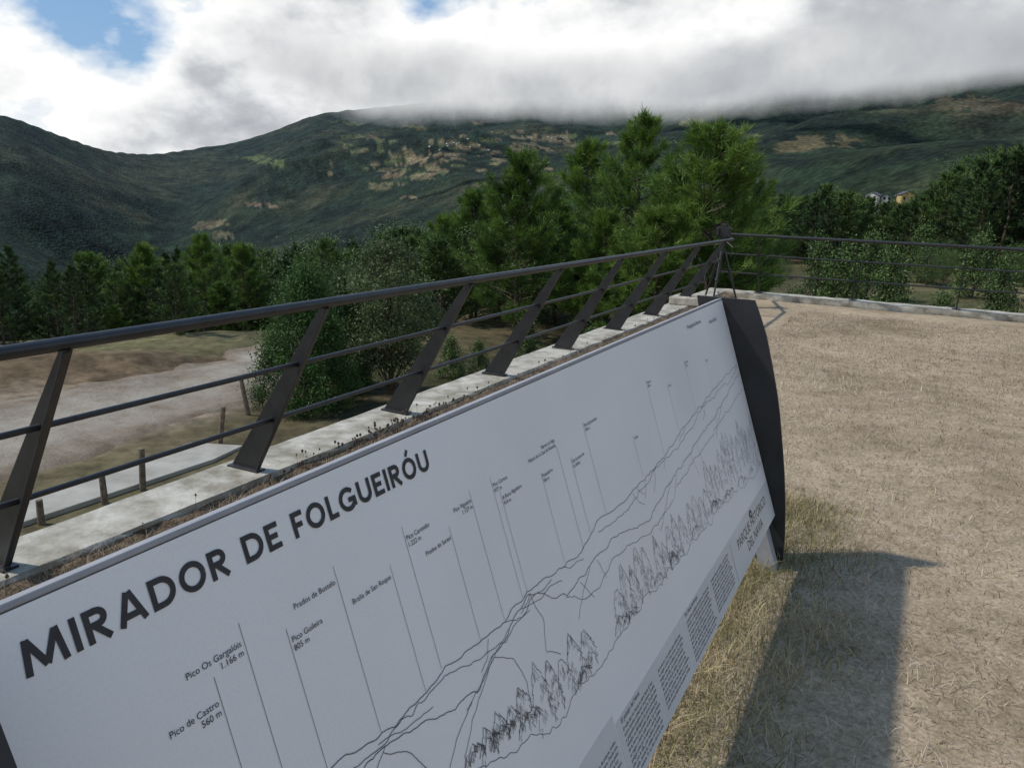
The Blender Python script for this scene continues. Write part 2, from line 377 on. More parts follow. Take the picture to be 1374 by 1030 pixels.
def railing_far():
    e=empty('metal_railing')
    mb=MB(); xs=[-2.45+1.5*i for i in range(18)]
    for x in xs:
        mb.prism([(x,14.31,.113),(x,14.15,.113),(x,13.66,1.055),(x,13.71,1.055)],(.014,0,0))
        mb.box((x-.05,14.12,.095),(x+.06,14.34,.112))
    mb.obj('posts',[M_steel],e)
    mb=MB(); mb.tube((-2.97,13.68,1.075),(26,13.68,1.075),.024,n=16); mb.obj('top_rail',[M_steel],e)
    mb=MB()
    for y,z in ((13.86,.75),(14.03,.43)): mb.tube((-3.1,y,z),(26,y,z),.0125)
    mb.obj('lower_rails',[M_steel],e)
railing_left(); railing_far()

# ------------------------------------------------------------ information sign
xa=Vector((0,1,0)); ya=Vector((-.3266,0,.9452)).normalized(); za=xa.cross(ya)
sign=bpy.data.objects.new('panorama_information_sign',None); sign.empty_display_size=.2
O=Vector((-.77,.37,1.176))
sign.matrix_world=Matrix(((xa.x,ya.x,za.x,O.x),(xa.y,ya.y,za.y,O.y),(xa.z,ya.z,za.z,O.z),(0,0,0,1)))
link(sign)
def loc(X_,Y_,Z_):
    d=Vector((X_,Y_,Z_))-O; return (d.dot(xa),d.dot(ya),d.dot(za))
m,ntm,b=newmat('sign_white_laminate',.38,.4); oc=objco(ntm)
f=noise(ntm,2.0,4,.6,oc); f2=noise(ntm,220,2,.6,oc)
c=mixc(ntm,ramp(ntm,f,[(.3,(.775,.762,.74)),(.7,(.815,.802,.78))]),ramp(ntm,f2,[(.3,.95),(.6,1.0)]),1.0,'MULTIPLY')
ntm.links.new(c,b.inputs['Base Color'])
ntm.links.new(ramp(ntm,f,[(.3,.32),(.7,.48)]),b.inputs['Roughness']); M_sign=m
M_band=simple('sign_grey_band',(.58,.575,.56),(.63,.625,.61),3,.4,.4,0)
M_edge=simple('sign_edge_grey',(.26,.26,.27),(.34,.34,.35),8,.5,.4,0)
M_ink=simple('sign_dark_ink',(.030,.030,.032),(.045,.045,.047),30,.5,.3,0)
M_ink2=simple('sign_grey_ink',(.085,.085,.09),(.12,.12,.125),30,.5,.3,0)
LW,LH=3.225,1.0
mb=MB(); mb.prism([(0,-LH,-.004),(LW,-LH,-.004),(LW,0,-.004),(0,0,-.004)],(0,0,.004)); mb.obj('panel_face',[M_sign],sign)
mb=MB(); mb.prism([(0,-LH,-.034),(LW,-LH,-.034),(LW,.001,-.034),(0,.001,-.034)],(0,0,.028)); mb.obj('panel_core',[M_edge],sign,.002)
mb=MB(); mb.box((0,.0015,-.026),(LW,.010,.001)); mb.obj('top_trim',[M_edge],sign,.002)
mb=MB(); mb.prism([(1.24,-LH+.002,.0003),(LW-.002,-LH+.002,.0003),(LW-.002,-.832,.0003),(1.24,-.826,.0003)],(0,0,.0005))
mb.prism([(.002,-LH+.002,.0003),(1.235,-LH+.002,.0003),(1.235,-.80,.0003),(.002,-.80,.0003)],(0,0,.0005)); mb.obj('caption_band',[M_band],sign)
fz=np.linspace(1.186,-.05,26)
fx=np.interp(fz,[-.05,0,.14,.28,.43,.56,.68,.78,.90,1.04,1.12,1.186],[-.388,-.388,-.392,-.405,-.425,-.448,-.470,-.492,-.525,-.567,-.600,-.63])
back=[(-.56,-.05),(-.60,.1),(-.66,.35),(-.74,.6),(-.80,.85),(-.885,1.186)]
prof=[(float(a_),float(b_)) for a_,b_ in zip(fx,fz)]+back
for nm,y in (('end_plate_near',.318),('end_plate_far',3.602)):
    mb=MB(); mb.prism([loc(x,y,z) for x,z in prof],(.014,0,0)); mb.obj(nm,[M_plate],sign,.0015)
mb=MB(); mb.prism([(.0,-LH+.03,-.05),(LW+.01,-LH+.03,-.05),(LW+.01,-.03,-.05),(.0,-.03,-.05)],(0,0,.013)); mb.obj('backing_sheet',[M_plate],sign)
mb=MB()
for s_ in (.05,3.13): mb.box((s_,-1.28,-.10),(s_+.06,-LH-.001,-.03))
mb.obj('feet',[M_edge],sign,.003)
def text(body,s,t,size,width=None,align='LEFT',off=0,mat=None,name='lettering',sp_=1.0,h=.0012):
    c=bpy.data.curves.new(name,'FONT'); c.body=body; c.size=size; c.align_x=align; c.offset=off; c.space_line=sp_
    c.fill_mode='FRONT'; c.resolution_u=3
    c.materials.append(mat or M_ink)
    ob=bpy.data.objects.new(name,c); link(ob,sign); ob.location=(s,-t,h)
    if width:
        bpy.context.view_layer.update(); d=ob.dimensions.x
        ob.scale=(width/max(d,1e-6),1,1)
    return ob
class Draw:
    def __init__(s): s.v=[];s.f=[]
    def line(s,pts,w,h):
        p=np.array(pts,float); n=len(p)
        if n<2: return
        d=np.gradient(p,axis=0); d/=np.maximum(np.linalg.norm(d,axis=1,keepdims=True),1e-9)
        q=np.stack([-d[:,1],d[:,0]],1)*w/2; o=len(s.v)
        for i in range(n):
            s.v.append((p[i,0]+q[i,0],-(p[i,1]+q[i,1]),h)); s.v.append((p[i,0]-q[i,0],-(p[i,1]-q[i,1]),h))
        for i in range(n-1): s.f.append((o+2*i,o+2*i+2,o+2*i+3,o+2*i+1))
    def seg(s,a,b,w,h):
        a=np.array(a,float);b=np.array(b,float);d=(b-a)/np.linalg.norm(b-a);q=np.array([-d[1],d[0]])*w/2;o=len(s.v)
        for p in (a+q,b+q,b-q,a-q): s.v.append((p[0],-p[1],h))
        s.f.append((o,o+1,o+2,o+3))
    def obj(s,name,mat):
        me=mesh_np(name,np.array(s.v),np.array(s.f)[:,::-1],mats=[mat]); return link(bpy.data.objects.new(name,me),sign)
hcount=[0]
def H():
    hcount[0]+=1; return .0010+.0000035*(hcount[0]%120)
K=.205; hk=K/2; GAP=.17
def arc(cx,cy,rx,ry,a0,a1,n=22): return [(cx+rx*math.cos(math.radians(a0+(a1-a0)*i/n)),cy+ry*math.sin(math.radians(a0+(a1-a0)*i/n))) for i in range(n+1)]
def st(x): return [(x+hk,0),(x+hk,1)]
GL={
'M':(1.25,[[(.10,0),(.22,1)],[(.22,.97),(.625,.12)],[(.625,.12),(1.03,.97)],[(1.03,1),(1.15,0)]]),
'I':(K,[st(0)]),
'R':(.80,[st(0),[(.02,1-hk),(.42,1-hk)],arc(.42,.695,.21,.195,90,-90),[(.02,.5),(.42,.5)],[(.30,.47),(.70,0)]]),
'A':(1.0,[[(.10,0),(.47,1)],[(.53,1),(.90,0)],[(.22,.27),(.78,.27)]]),
'D':(.92,[st(0),[(.02,1-hk),(.40,1-hk)],arc(.40,.5,.42,.5-hk,90,-90),[(.02,hk),(.40,hk)]]),
'O':(1.02,[arc(.51,.5,.51-hk,.5-hk+.01,0,360,40)]),
'E':(.66,[st(0),[(.02,1-hk),(.64,1-hk)],[(.0,.5),(.56,.5)],[(.02,hk),(.66,hk)]]),
'F':(.60,[st(0),[(.02,1-hk),(.60,1-hk)],[(.0,.47),(.52,.47)]]),
'L':(.56,[st(0),[(.02,hk),(.56,hk)]]),
'G':(1.02,[arc(.52,.5,.52-hk,.5-hk+.01,40,330,34),[(.55,.45),(1.0,.45)],[(.91,.45),(.91,.12)]]),
'U':(.86,[[(hk,.38),(hk,1)],arc(.43,.40,.43-hk,.40-hk,180,360),[(.86-hk,.38),(.86-hk,1)]]),
' ':(.34,[])}
GL['Ó']=(1.02,GL['O'][1]+[[(.46,1.10),(.66,1.36)]])
title='MIRADOR DE FOLGUEIRÓU'; tw=sum(GL[c_][0]+GAP for c_ in title)-GAP
cap=.0372; sx_=.750/tw; tdw=Draw(); cx=.058; hh=0
for c_ in title:
    w_,sts=GL[c_]
    for sk in sts:
        hh+=1; z_=.0010+.000004*hh
        pts=[(cx+x*sx_,.0705-y*cap) for x,y in sk]
        if len(pts)==2: tdw.seg(pts[0],pts[1],K*cap*(1.0 if sk[0][1]<1.05 else .8),z_)
        else: tdw.line(pts,K*cap,z_)
    cx+=(w_+GAP)*sx_
tdw.obj('title_lettering',M_ink)
labs=[('Pico de Castro\n560 m',.257,.213,'RIGHT'),('Pico Os Gargalóis\n1.166 m',.313,.163,'RIGHT'),('Prados de Bustelo',.502,.160,'RIGHT'),('Pico Guileira\n805 m',.393,.199,'LEFT'),
('Braña de San Roque',.624,.203,'RIGHT'),('Pico Carondio\n1.222 m',.688,.162,'LEFT'),('Prados de Sarzol',.811,.206,'RIGHT'),('Pico Vigueira\n1.127 m',.906,.166,'RIGHT'),
('Pico Cornos\n977 m',.997,.165,'LEFT'),('A Roca Alguileiro\n914 m',1.020,.199,'LEFT'),('Barrio La Vega\nPalacio de la Casa de Rozadas',1.311,.150,'RIGHT'),('Pousadoiro\n764 m',1.208,.209,'LEFT'),
('San Lorenzo de\nLa Bobia',1.374,.222,'LEFT'),('Pico Quintanabón\n784 m',1.493,.160,'LEFT'),('Bobia',1.81,.275,'LEFT'),('Penouta\n898 m',2.025,.15,'LEFT'),('Armal',2.22,.20,'LEFT'),('Pico Faro\n512 m',2.46,.16,'LEFT'),('Boal',2.74,.2,'LEFT')]
for bdy,s,t,al in labs: text(bdy,s,t,.0122,align=al,mat=M_ink,name='place_label')
text('PARQUE HISTÓRICO\nDEL NAVIA',2.83,.905,.055,.56,'CENTER',0,name='logo_lettering')
lg=Draw()
for k_ in range(5): lg.line([(2.83+.028*math.cos(a_)*(1-.16*k_),.872-.016+.014*math.sin(a_)*(1-.16*k_)) for a_ in np.linspace(.6*k_,.6*k_+5.2,26)],.0022,.0014+.00001*k_)
lg.obj('logo_emblem',M_ink)
text('Principado de Asturias',2.60,.05,.022,align='LEFT',name='logo_small'); text('Xunta de Boal',2.92,.07,.022,align='LEFT',name='logo_small')
lor=['El valle del río Navia se abre hacia el mar','entre montes cubiertos de pinares, brañas','y pequeños pueblos de pizarra. Desde este','mirador se distinguen los picos principales','de la sierra y los prados que todavía hoy','se siegan a mano cada verano. La carretera','antigua sube por la ladera y une las aldeas','altas con la villa y los molinos del fondo','del valle, donde las nieblas se quedan casi','toda la mañana. En los días claros la vista','alcanza las cumbres más lejanas y el embalse.']
def para(s,t,w,nl,sz,k0=0,title=None):
    if title: text(title,s,t-.012,sz*1.3,None,'LEFT',0,name='caption_heading')
    text('\n'.join(lor[(i+k0)%len(lor)] for i in range(nl)),s,t+.008,sz,w,name='caption_text')
para(1.27,.855,.24,10,.0135,0,'El paisaje del Navia'); para(1.55,.855,.24,9,.0135,4)
para(1.84,.855,.28,10,.0135,2,'The Navia landscape'); para(2.15,.855,.27,9,.0135,6)
para(.75,.85,.22,10,.0135,5,'Los montes'); para(1.0,.85,.22,9,.0135,1)
para(.15,.85,.25,10,.0135,3); para(.45,.85,.25,9,.0135,7)
dr=Draw(); rd=np.random.default_rng(11)
def rough(pts,amp,step=.006):
    p=np.array(pts,float); seg=np.linalg.norm(np.diff(p,axis=0),axis=1); L_=np.concatenate([[0],np.cumsum(seg)])
    n=max(3,int(L_[-1]/step)); t=np.linspace(0,L_[-1],n)
    x=np.interp(t,L_,p[:,0]);y=np.interp(t,L_,p[:,1])
    o=rd.random()*100
    return np.stack([x+(fbm(t*22+o,t*0+o,4)-.5)*amp,y+(fbm(t*22+o+31,t*0+o,4)-.5)*amp*1.6],1)
r1=[(0.0,.36),(.15,.35),(.28,.375),(.4,.388),(.48,.403),(.6,.405),(.7,.392),(.8,.407),(.87,.412),(.99,.404),(1.02,.398),(1.13,.408),(1.3,.421),(1.42,.389),(1.64,.402),(1.92,.389),(2.09,.376),(2.3,.35),(2.52,.333),(2.78,.313),(3.0,.30),(3.2,.287)]
r2=[(.1,.44),(.3,.43),(.5,.421),(.63,.451),(.76,.48),(.84,.447),(.98,.417),(1.02,.401),(1.09,.44),(1.17,.478),(1.37,.466),(1.53,.461),(1.75,.508),(1.93,.474),(2.1,.46),(2.32,.436),(2.6,.41),(2.92,.373),(3.2,.327)]
bot=[(.1,.60),(.4,.61),(.7,.588),(.83,.624),(.97,.671),(1.17,.675),(1.37,.682),(1.62,.675),(1.99,.691),(2.38,.703),(2.7,.72),(3.01,.754),(3.2,.742)]
W1=.0013
dr.line(rough(r1,.012),W1*1.2,H()); dr.line(rough(r2,.014),W1*1.2,H()); dr.line(rough(bot,.03),W1,H())
off1=[(s,t+.020+.012*math.sin(s*9)) for s,t in r1]; dr.line(rough(off1[3:12],.018),W1,H()); dr.line(rough(off1[13:],.018),W1,H())
dr.line(rough([(.84,.45),(.90,.49),(.93,.55),(.92,.60)],.012),W1,H()); dr.line(rough([(1.02,.405),(1.05,.47),(1.03,.53),(1.08,.57)],.012),W1,H())
dr.line(rough([(.98,.42),(1.06,.433),(1.12,.428),(1.17,.44)],.006),W1,H()); dr.line(rough([(.50,.425),(.56,.47),(.60,.53),(.58,.58)],.012),W1,H())
dr.line(rough([(1.17,.478),(1.26,.52),(1.34,.53),(1.45,.50),(1.6,.51),(1.75,.54),(2.0,.52)],.016),W1,H())
dr.line(rough([(2.05,.50),(2.3,.48),(2.6,.455),(2.9,.43),(3.18,.40)],.016),W1,H())
for k in range(13):
    s0=rd.uniform(.45,3.1); t0=np.interp(s0,[q[0] for q in r1],[q[1] for q in r1])+.004
    ln=rd.uniform(.02,.055); dx=rd.uniform(-.10,.14)
    dr.line(rough([(s0,t0),(s0+dx*.4,t0+ln*.6),(s0+dx,t0+ln)],.010),W1*.9,H())
for k in range(13):
    s0=rd.uniform(.4,3.1); t0=np.interp(s0,[q[0] for q in r2],[q[1] for q in r2])+.003
    ln=rd.uniform(.05,.10); dx=rd.uniform(-.20,.06)
    dr.line(rough([(s0,t0),(s0+dx*.5,t0+ln*.45),(s0+dx,t0+ln)],.014),W1*.9,H())
def group(s0,s1,tb,th_):
    s=s0; crowns=[]
    while s<s1:
        w=rd.uniform(.055,.085)*(1+.12*s0); h=th_*rd.uniform(.6,1.0); crowns.append((s+w*.5,w,h)); s+=w*.72
    for (c_,w,h) in crowns:
        n=int(5+h/.013)
        for side in (-1,1):
            pp=[]
            for i in range(n+1):
                f_=i/n; ww=w*.5*math.sin(math.pi*min(1,(f_*.72+.28)))**.8*(1 if f_<.97 else .1)
                z=(.70 if i%2 else 1.0)
                pp.append((c_+side*ww*z+rd.normal(0,.0015),tb-h*f_+(.006 if i%2==0 else -.004)+rd.normal(0,.0015)))
            dr.line(pp,W1*1.1,H())
        for j in range(int(4+h/.007)):
            f_=rd.uniform(.02,.88); ww=w*.5*math.sin(math.pi*(f_*.72+.28))*.7; x=c_+rd.uniform(-ww,ww); y=tb-h*f_; e=rd.uniform(.6,1.3)
            dr.line([(x-.004*e,y+.003),(x,y-.012*e),(x+.0035*e,y+.001)],W1*.85,H())
for q in ((.72,.88,.60,.07),(.92,1.22,.665,.14),(1.38,1.66,.67,.145),(1.72,2.0,.685,.14),(2.06,2.30,.69,.13),(2.34,2.62,.66,.16),(2.66,2.98,.68,.21),(3.0,3.17,.72,.22),(.3,.5,.58,.08)): group(*q)
for k in range(34):
    s=rd.uniform(.5,3.1); tb=np.interp(s,[q[0] for q in bot],[q[1] for q in bot]); group(s,s+.03,tb-rd.uniform(0,.02),rd.uniform(.02,.035))
dr.obj('panorama_drawing',M_ink2)
dl=Draw()
for s,t0,t1 in ((.261,.19,.345),(.318,.146,.37),(.507,.146,.40),(.389,.189,.385),(.630,.194,.402),(.685,.148,.392),(.815,.195,.405),(.909,.155,.408),(.994,.155,.402),(1.017,.19,.398),(1.314,.175,.42),(1.206,.207,.41),(1.371,.219,.40),(1.489,.157,.39),(1.80,.274,.385),(2.02,.149,.375),(2.215,.20,.355),(2.455,.16,.335),(2.735,.2,.315)):
    dl.line([(s,t0-.012),(s,t0+.05),(s,t1)],.0008 if s<1.3 else .001,.0009)
dl.line([(2.452,.845),(2.452,.9),(2.452,.985)],.002,.0014)
dl.obj('leader_lines',M_ink2)

# ------------------------------------------------------------ tripod with camera
M_blk=simple('black_plastic',(.012,.012,.012),(.03,.03,.03),30,.45,.5,0)
tp=empty('camera_tripod',(-2.80,12.75,0)); 
mb=MB(); hub=Vector((0,0,.86))
for a,r0 in ((25,.33),(150,.30),(270,.34)):
    d=Vector((math.cos(math.radians(a)),math.sin(math.radians(a)),0))
    f0=hub+d*.035; f2=d*r0+Vector((0,0,.0)); md=f0.lerp(f2,.5)
    mb.tube(f0,md,.022,.020,10); mb.tube(md,f2,.015,.014,10); mb.tube(md-(md-f0)*.06,md+(f2-md)*.06,.028,n=10); mb.tube(f2,f2+Vector((0,0,.03)),.021,.015,8)
    mb.tube(Vector((0,0,.60)),f0.lerp(f2,.38),.007,n=6)
mb.tube((0,0,.52),(0,0,1.02),.016,n=10); mb.tube((0,0,.83),(0,0,.90),.055,n=12); mb.tube((0,0,1.0),(0,0,1.06),.042,n=12)
mb.tube((0,0,1.04),(.19,-.14,.92),.010,n=8); mb.box((-.06,-.05,1.06),(.06,.05,1.08))
mb.obj('legs_and_head',[M_blk],tp)
mb=MB(); mb.box((-.10,-.05,1.082),(.10,.05,1.215)); mb.box((-.045,-.035,1.215),(.045,.035,1.265)); mb.tube((0,.05,1.145),(0,.17,1.145),.052,.048,16); mb.box((-.10,-.08,1.085),(-.055,-.05,1.205))
mb.obj('camera_body',[M_blk],tp,.006)

for i,(x,y,h,lean) in enumerate([(-6.85,5.3,.46,.03),(-6.85,4.87,.30,-.02),(-6.9,4.25,.24,.0),(-7.35,6.8,.50,.10),(-8.05,8.0,.5,-.12)]):
    mb=MB(); z=-1.5; mb.tube((x,y,z-.05),(x+lean,y,z+h),.035,.03,9); mb.obj('wooden_stake',[M_wood],None,.004)

# ------------------------------------------------------------ grass
def blades(name,px,py,pz,length,width,tilt,mat,tone,heads=None):
    n=len(px); a=rng.uniform(0,2*np.pi,n); ti=tilt
    dx=np.cos(a)*np.sin(ti);dy=np.sin(a)*np.sin(ti);dz=np.cos(ti)
    b2=rng.uniform(0,2*np.pi,n); wx=np.cos(b2)*width/2; wy=np.sin(b2)*width/2
    B=np.stack([px,py,pz],1); D=np.stack([dx,dy,dz],1)*length[:,None]; Wd=np.stack([wx,wy,wx*0],1)
    bend=np.stack([dx,dy,-.35*dz],1)*(length*.35)[:,None]
    v=np.stack([B-Wd,B+Wd,B+D*.55+Wd*.7,B+D*.55-Wd*.7,B+D+bend],1).reshape(-1,3)
    i0=np.arange(n)*5
    q=np.stack([i0,i0+1,i0+2,i0+3],1); t3=np.stack([i0+3,i0+2,i0+4],1)
    me=mesh_np(name,v,[q,t3],attr=np.repeat(tone,5),mats=[mat])
    return link(bpy.data.objects.new(name,me))
n=260000
u=rng.random(n); rad=.6+ (u**.75)*12.5; aa=rng.uniform(-math.radians(36),math.radians(55),n)
bx=rad*np.sin(aa);by=rad*np.cos(aa); k=(by<13.9)&(bx>-1.6); bx=bx[k];by=by[k]; n=len(bx)
clump=fbm(bx*5,by*5,3); big=fbm(bx*.9+3,by*.9,4)
blades('dry_grass',bx,by,np.full(n,-.004)+(fbm(bx*.8,by*.8,4)-.5)*.035,rng.uniform(.02,.055,n)*(.2+1.2*clump+.6*big),rng.uniform(.0015,.0033,n)*(1+.11*np.hypot(bx,by)),np.clip(rng.normal(1.0,.38,n),.1,1.5),M_dry,np.clip(rng.normal(.50,.2,n)+(clump-.5)*.8+(big-.5)*1.0,0,1))
n=38000
by=rng.uniform(.2,4.5,n); bx=-.60+rng.normal(0,.29,n); k=(bx<-.08+.10*np.sin(by*7)+rng.normal(0,.07,n)); bx=bx[k];by=by[k];n=len(bx)
cl=fbm(bx*6,by*6,3)
blades('tall_grass',bx,by,np.full(n,-.01),rng.uniform(.04,.15,n)*(.3+1.1*cl),rng.uniform(.0018,.004,n),np.abs(rng.normal(.6,.4,n)),M_tall,np.clip(rng.normal(.47,.22,n)+(cl-.5)*1.0,0,1))
n=26000
by=rng.uniform(-1,14,n); bx=-2.88+rng.normal(0,.05,n); cl=fbm(by*3,bx*9,4)
k=cl>.36; bx=bx[k];by=by[k];cl=cl[k];n=len(bx)
blades('kerb_grass',bx,by,np.full(n,.05),rng.uniform(.03,.11,n)*(.2+1.1*cl),rng.uniform(.0015,.0035,n),np.abs(rng.normal(.7,.4,n)),M_dry,np.clip(rng.normal(.42,.22,n),0,1))
mb=MB(); 
for i in range(150):
    y=4.1+rng.normal(0,.45) if i<100 else 1.0+rng.random()**1.0*11; x=-2.90+rng.normal(0,.04); h=rng.uniform(.09,.17)
    tx=x+rng.normal(0,.02); ty=y+rng.normal(0,.02)
    mb.tube((x,y,.03),(tx,ty,h),.001,n=3,cap=False)
    r_=rng.uniform(.005,.010)
    mb.tube((tx,ty,h-r_),(tx,ty,h),r_*.7,r_,5); mb.tube((tx,ty,h),(tx,ty,h+r_),r_,r_*.3,5)
mb.obj('dry_thistle_heads',[M_bark])

# ------------------------------------------------------------ trees
def tufts(P_,D_,scale,tone,nn,rg,spread=.9,ln=(.12,.2),wd=.014):
    n=len(P_)
    P2=np.repeat(P_,nn,0);D2=np.repeat(D_,nn,0);sc=np.repeat(scale,nn);to=np.repeat(tone,nn)
    r=rg.normal(size=(n*nn,3)); d=D2+r*spread*.55; d/=np.linalg.norm(d,axis=1,keepdims=True)
    L_=rg.uniform(ln[0],ln[1],n*nn)*sc
    w=np.cross(d,rg.normal(size=(n*nn,3))); w/=np.maximum(np.linalg.norm(w,axis=1,keepdims=True),1e-6); w*=(wd/2*sc)[:,None]
    jit=rg.normal(size=(n*nn,3))*.03*sc[:,None]
    b_=P2+jit
    v=np.stack([b_-w,b_+w,b_+d*L_[:,None]],1).reshape(-1,3)
    f=np.arange(n*nn*3).reshape(-1,3)
    return v,f,np.repeat(np.clip(to+rg.normal(0,.06,n*nn),0,1),3)
def limb(V,F_,p0,p1,r0,r1,n=5):
    p0=np.array(p0);p1=np.array(p1);d=p1-p0;d=d/max(np.linalg.norm(d),1e-6)
    a=np.cross(d,[.3,.7,.2]);a/=np.linalg.norm(a);b=np.cross(d,a);o=len(V)
    for p,r in ((p0,r0),(p1,r1)):
        for i in range(n):
            t=2*math.pi*i/n; V.append(p+a*math.cos(t)*r+b*math.sin(t)*r)
    for i in range(n): F_.append((o+i,o+(i+1)%n,o+n+(i+1)%n,o+n+i))
def pine(seed,h,w,nb=70,nt=22,nn=13,up_=.55,base=.08,mat=None,pw=.75,wd=.016,ln=(.13,.22)):
    rg=np.random.default_rng(seed); V=[];Fq=[]
    pts=[np.array([0,0,-.3])]
    for i in range(1,7): pts.append(np.array([rg.normal(0,.02*h*.3),rg.normal(0,.02*h*.3),h*.97*i/6]))
    for i in range(6): limb(V,Fq,pts[i],pts[i+1],.035*h/2.2*(1-i/6.3)+.008,.035*h/2.2*(1-(i+1)/6.3)+.008,7)
    TP=[];TD=[];TT=[];TS=[]
    for i in range(nb):
        f=base+(1-base)*(i/nb)**.9; a=i*2.4+rg.normal(0,.4)
        zc_=np.interp(f,np.linspace(0,1,7),[p[2] for p in pts]); x0=np.interp(f,np.linspace(0,1,7),[p[0] for p in pts]);y0=np.interp(f,np.linspace(0,1,7),[p[1] for p in pts])
        prof=(1-f)**pw*(.55+.45*min(1,f/.25)) + .04
        L_=w*.5*prof*rg.uniform(.5,1.3)
        out=np.array([math.cos(a),math.sin(a),0]); p0=np.array([x0,y0,zc_*.98])
        rise=up_*rg.uniform(.3,1.1)+ f*.5
        p1=p0+out*L_*.55+np.array([0,0,L_*rise*.3]); p2=p0+out*L_+np.array([0,0,L_*rise*.95])
        limb(V,Fq,p0,p1,.014*h/4+.004,.008*h/4+.003,4); limb(V,Fq,p1,p2,.008*h/4+.003,.003,4)
        m_=int(nt*(.45+.8*prof))+3
        bt=rg.normal(0,.12)
        t=rg.uniform(.25,1.05,m_)**.7
        base_=np.where(t[:,None]<.55,p0+(p1-p0)*(t[:,None]/.55),p1+(p2-p1)*((t[:,None]-.55)/.45))
        side=np.cross(out,[0,0,1]); sp_=rg.normal(0,.17,m_)*L_*(1.15-t*.5)
        q=base_+side*sp_[:,None]+np.array([0,0,1])*np.abs(rg.normal(0,.08,m_))[:,None]*(.4+L_*.4)
        dd=out*.6+side*(sp_/max(L_,.1))[:,None]*1.2+np.array([0,0,1])*rg.uniform(.4,1.1,m_)[:,None]
        dd/=np.linalg.norm(dd,axis=1,keepdims=True)
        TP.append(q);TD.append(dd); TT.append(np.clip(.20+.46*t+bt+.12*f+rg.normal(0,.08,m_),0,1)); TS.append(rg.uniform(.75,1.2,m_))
    for k_ in range(7):
        q=np.array([[x0+rg.normal(0,.05),y0+rg.normal(0,.05),h*(.90+.016*k_)]]); TP.append(q);TD.append(np.array([[0,0,1.]]));TT.append(np.array([.7]));TS.append(np.array([1.0]))
    TP=np.concatenate(TP);TD=np.concatenate(TD);TT=np.concatenate(TT);TS=np.concatenate(TS)
    v,f3,to=tufts(TP,TD,TS,TT,nn,rg,1.0,ln,wd)
    V=np.array(V);Fq=np.array(Fq)
    return mesh_np('pine',np.concatenate([V,v]),[Fq,f3+len(V)],mat_idx=np.concatenate([np.zeros(len(Fq)),np.ones(len(f3))]),attr=np.concatenate([np.zeros(len(V)),to]),mats=[M_bark,mat or M_needle])
def bush(seed,h,w,nc=60,nl=260,leaf=.05,mat=None,shape='oval',trunk=.1,cs=.22,elong=2.2,name='bush'):
    rg=np.random.default_rng(seed);V=[];Fq=[]
    P_=[];T_=[]
    for i in range(nc):
        f=rg.random(); a=rg.uniform(0,2*np.pi)
        if shape=='cone': rmax=w/2*(1-f)**.65*(.65+.35*min(1,f/.15))
        else: rmax=w/2*math.sqrt(max(0,1-(2*f-1)**2))**.8
        r=rmax*rg.uniform(.35,1.05)**.5
        z=h*(trunk+(1-trunk)*f)
        c_=np.array([r*math.cos(a),r*math.sin(a),z])
        limb(V,Fq,[0,0,max(0,z-.5*h*.5)],c_,.012,.004,4)
        s_=cs*rg.uniform(.6,1.3)
        g_=rg.normal(size=(nl,3))*s_*.5*np.array([1,1,.8 if shape!='cone' else 1.5])
        P_.append(c_+g_); tb_=rg.normal(0,.1)
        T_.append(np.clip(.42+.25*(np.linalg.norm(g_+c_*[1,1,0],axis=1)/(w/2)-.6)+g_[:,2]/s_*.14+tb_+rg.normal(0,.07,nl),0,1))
    limb(V,Fq,[0,0,-.2],[0.02,0,h*.55],.02*h+.01,.012,7)
    P_=np.concatenate(P_);T_=np.concatenate(T_);k_=P_[:,2]>.02;P_=P_[k_];T_=T_[k_];n=len(P_)
    d=rg.normal(size=(n,3)); d[:,2]+= .6 if shape=='cone' else .1; d/=np.linalg.norm(d,axis=1,keepdims=True)
    w_=np.cross(d,rg.normal(size=(n,3)));w_/=np.linalg.norm(w_,axis=1,keepdims=True)
    L_=leaf*rg.uniform(.6,1.3,n)[:,None]
    v=np.stack([P_,P_+d*L_*.5+w_*L_/elong*.5,P_+d*L_,P_+d*L_*.5-w_*L_/elong*.5],1).reshape(-1,3)
    f4=np.arange(n*4).reshape(-1,4); V=np.array(V);Fq=np.array(Fq)
    return mesh_np(name,np.concatenate([V,v]),[np.concatenate([Fq,f4+len(V)])],mat_idx=np.concatenate([np.zeros(len(Fq)),np.ones(n)]),attr=np.concatenate([np.zeros(len(V)),np.repeat(T_,4)]),mats=[M_bark,mat or M_leaf])
def place(me,name,az_,r,top=None,rotz=0,h0=None,parent=None,sx=1.0,z=None):
    x=r*math.sin(math.radians(az_));y=r*math.cos(math.radians(az_)); zz=gz(x,y) if z is None else z
    ob=bpy.data.objects.new(name,me); link(ob,parent); ob.location=(x,y,zz-.05); ob.rotation_euler=(0,0,rotz)
    if top is not None:
        H_=(1.6+r*math.tan(math.radians(top))-zz); s=H_/h0; ob.scale=(s*sx,s*sx,s)
    return ob
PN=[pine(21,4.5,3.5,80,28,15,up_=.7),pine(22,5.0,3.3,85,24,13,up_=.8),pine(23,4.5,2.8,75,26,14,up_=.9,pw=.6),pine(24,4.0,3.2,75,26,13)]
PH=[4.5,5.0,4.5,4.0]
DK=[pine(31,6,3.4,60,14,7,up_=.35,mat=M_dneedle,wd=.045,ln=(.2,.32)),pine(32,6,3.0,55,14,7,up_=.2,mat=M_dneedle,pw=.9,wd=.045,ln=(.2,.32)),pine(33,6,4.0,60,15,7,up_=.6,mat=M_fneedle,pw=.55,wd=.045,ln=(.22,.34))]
BR=[bush(41,5,4,55,170,.11,M_leaf,cs=.8,trunk=.15),bush(42,5,3.4,50,170,.11,M_leaf,cs=.75,trunk=.1)]
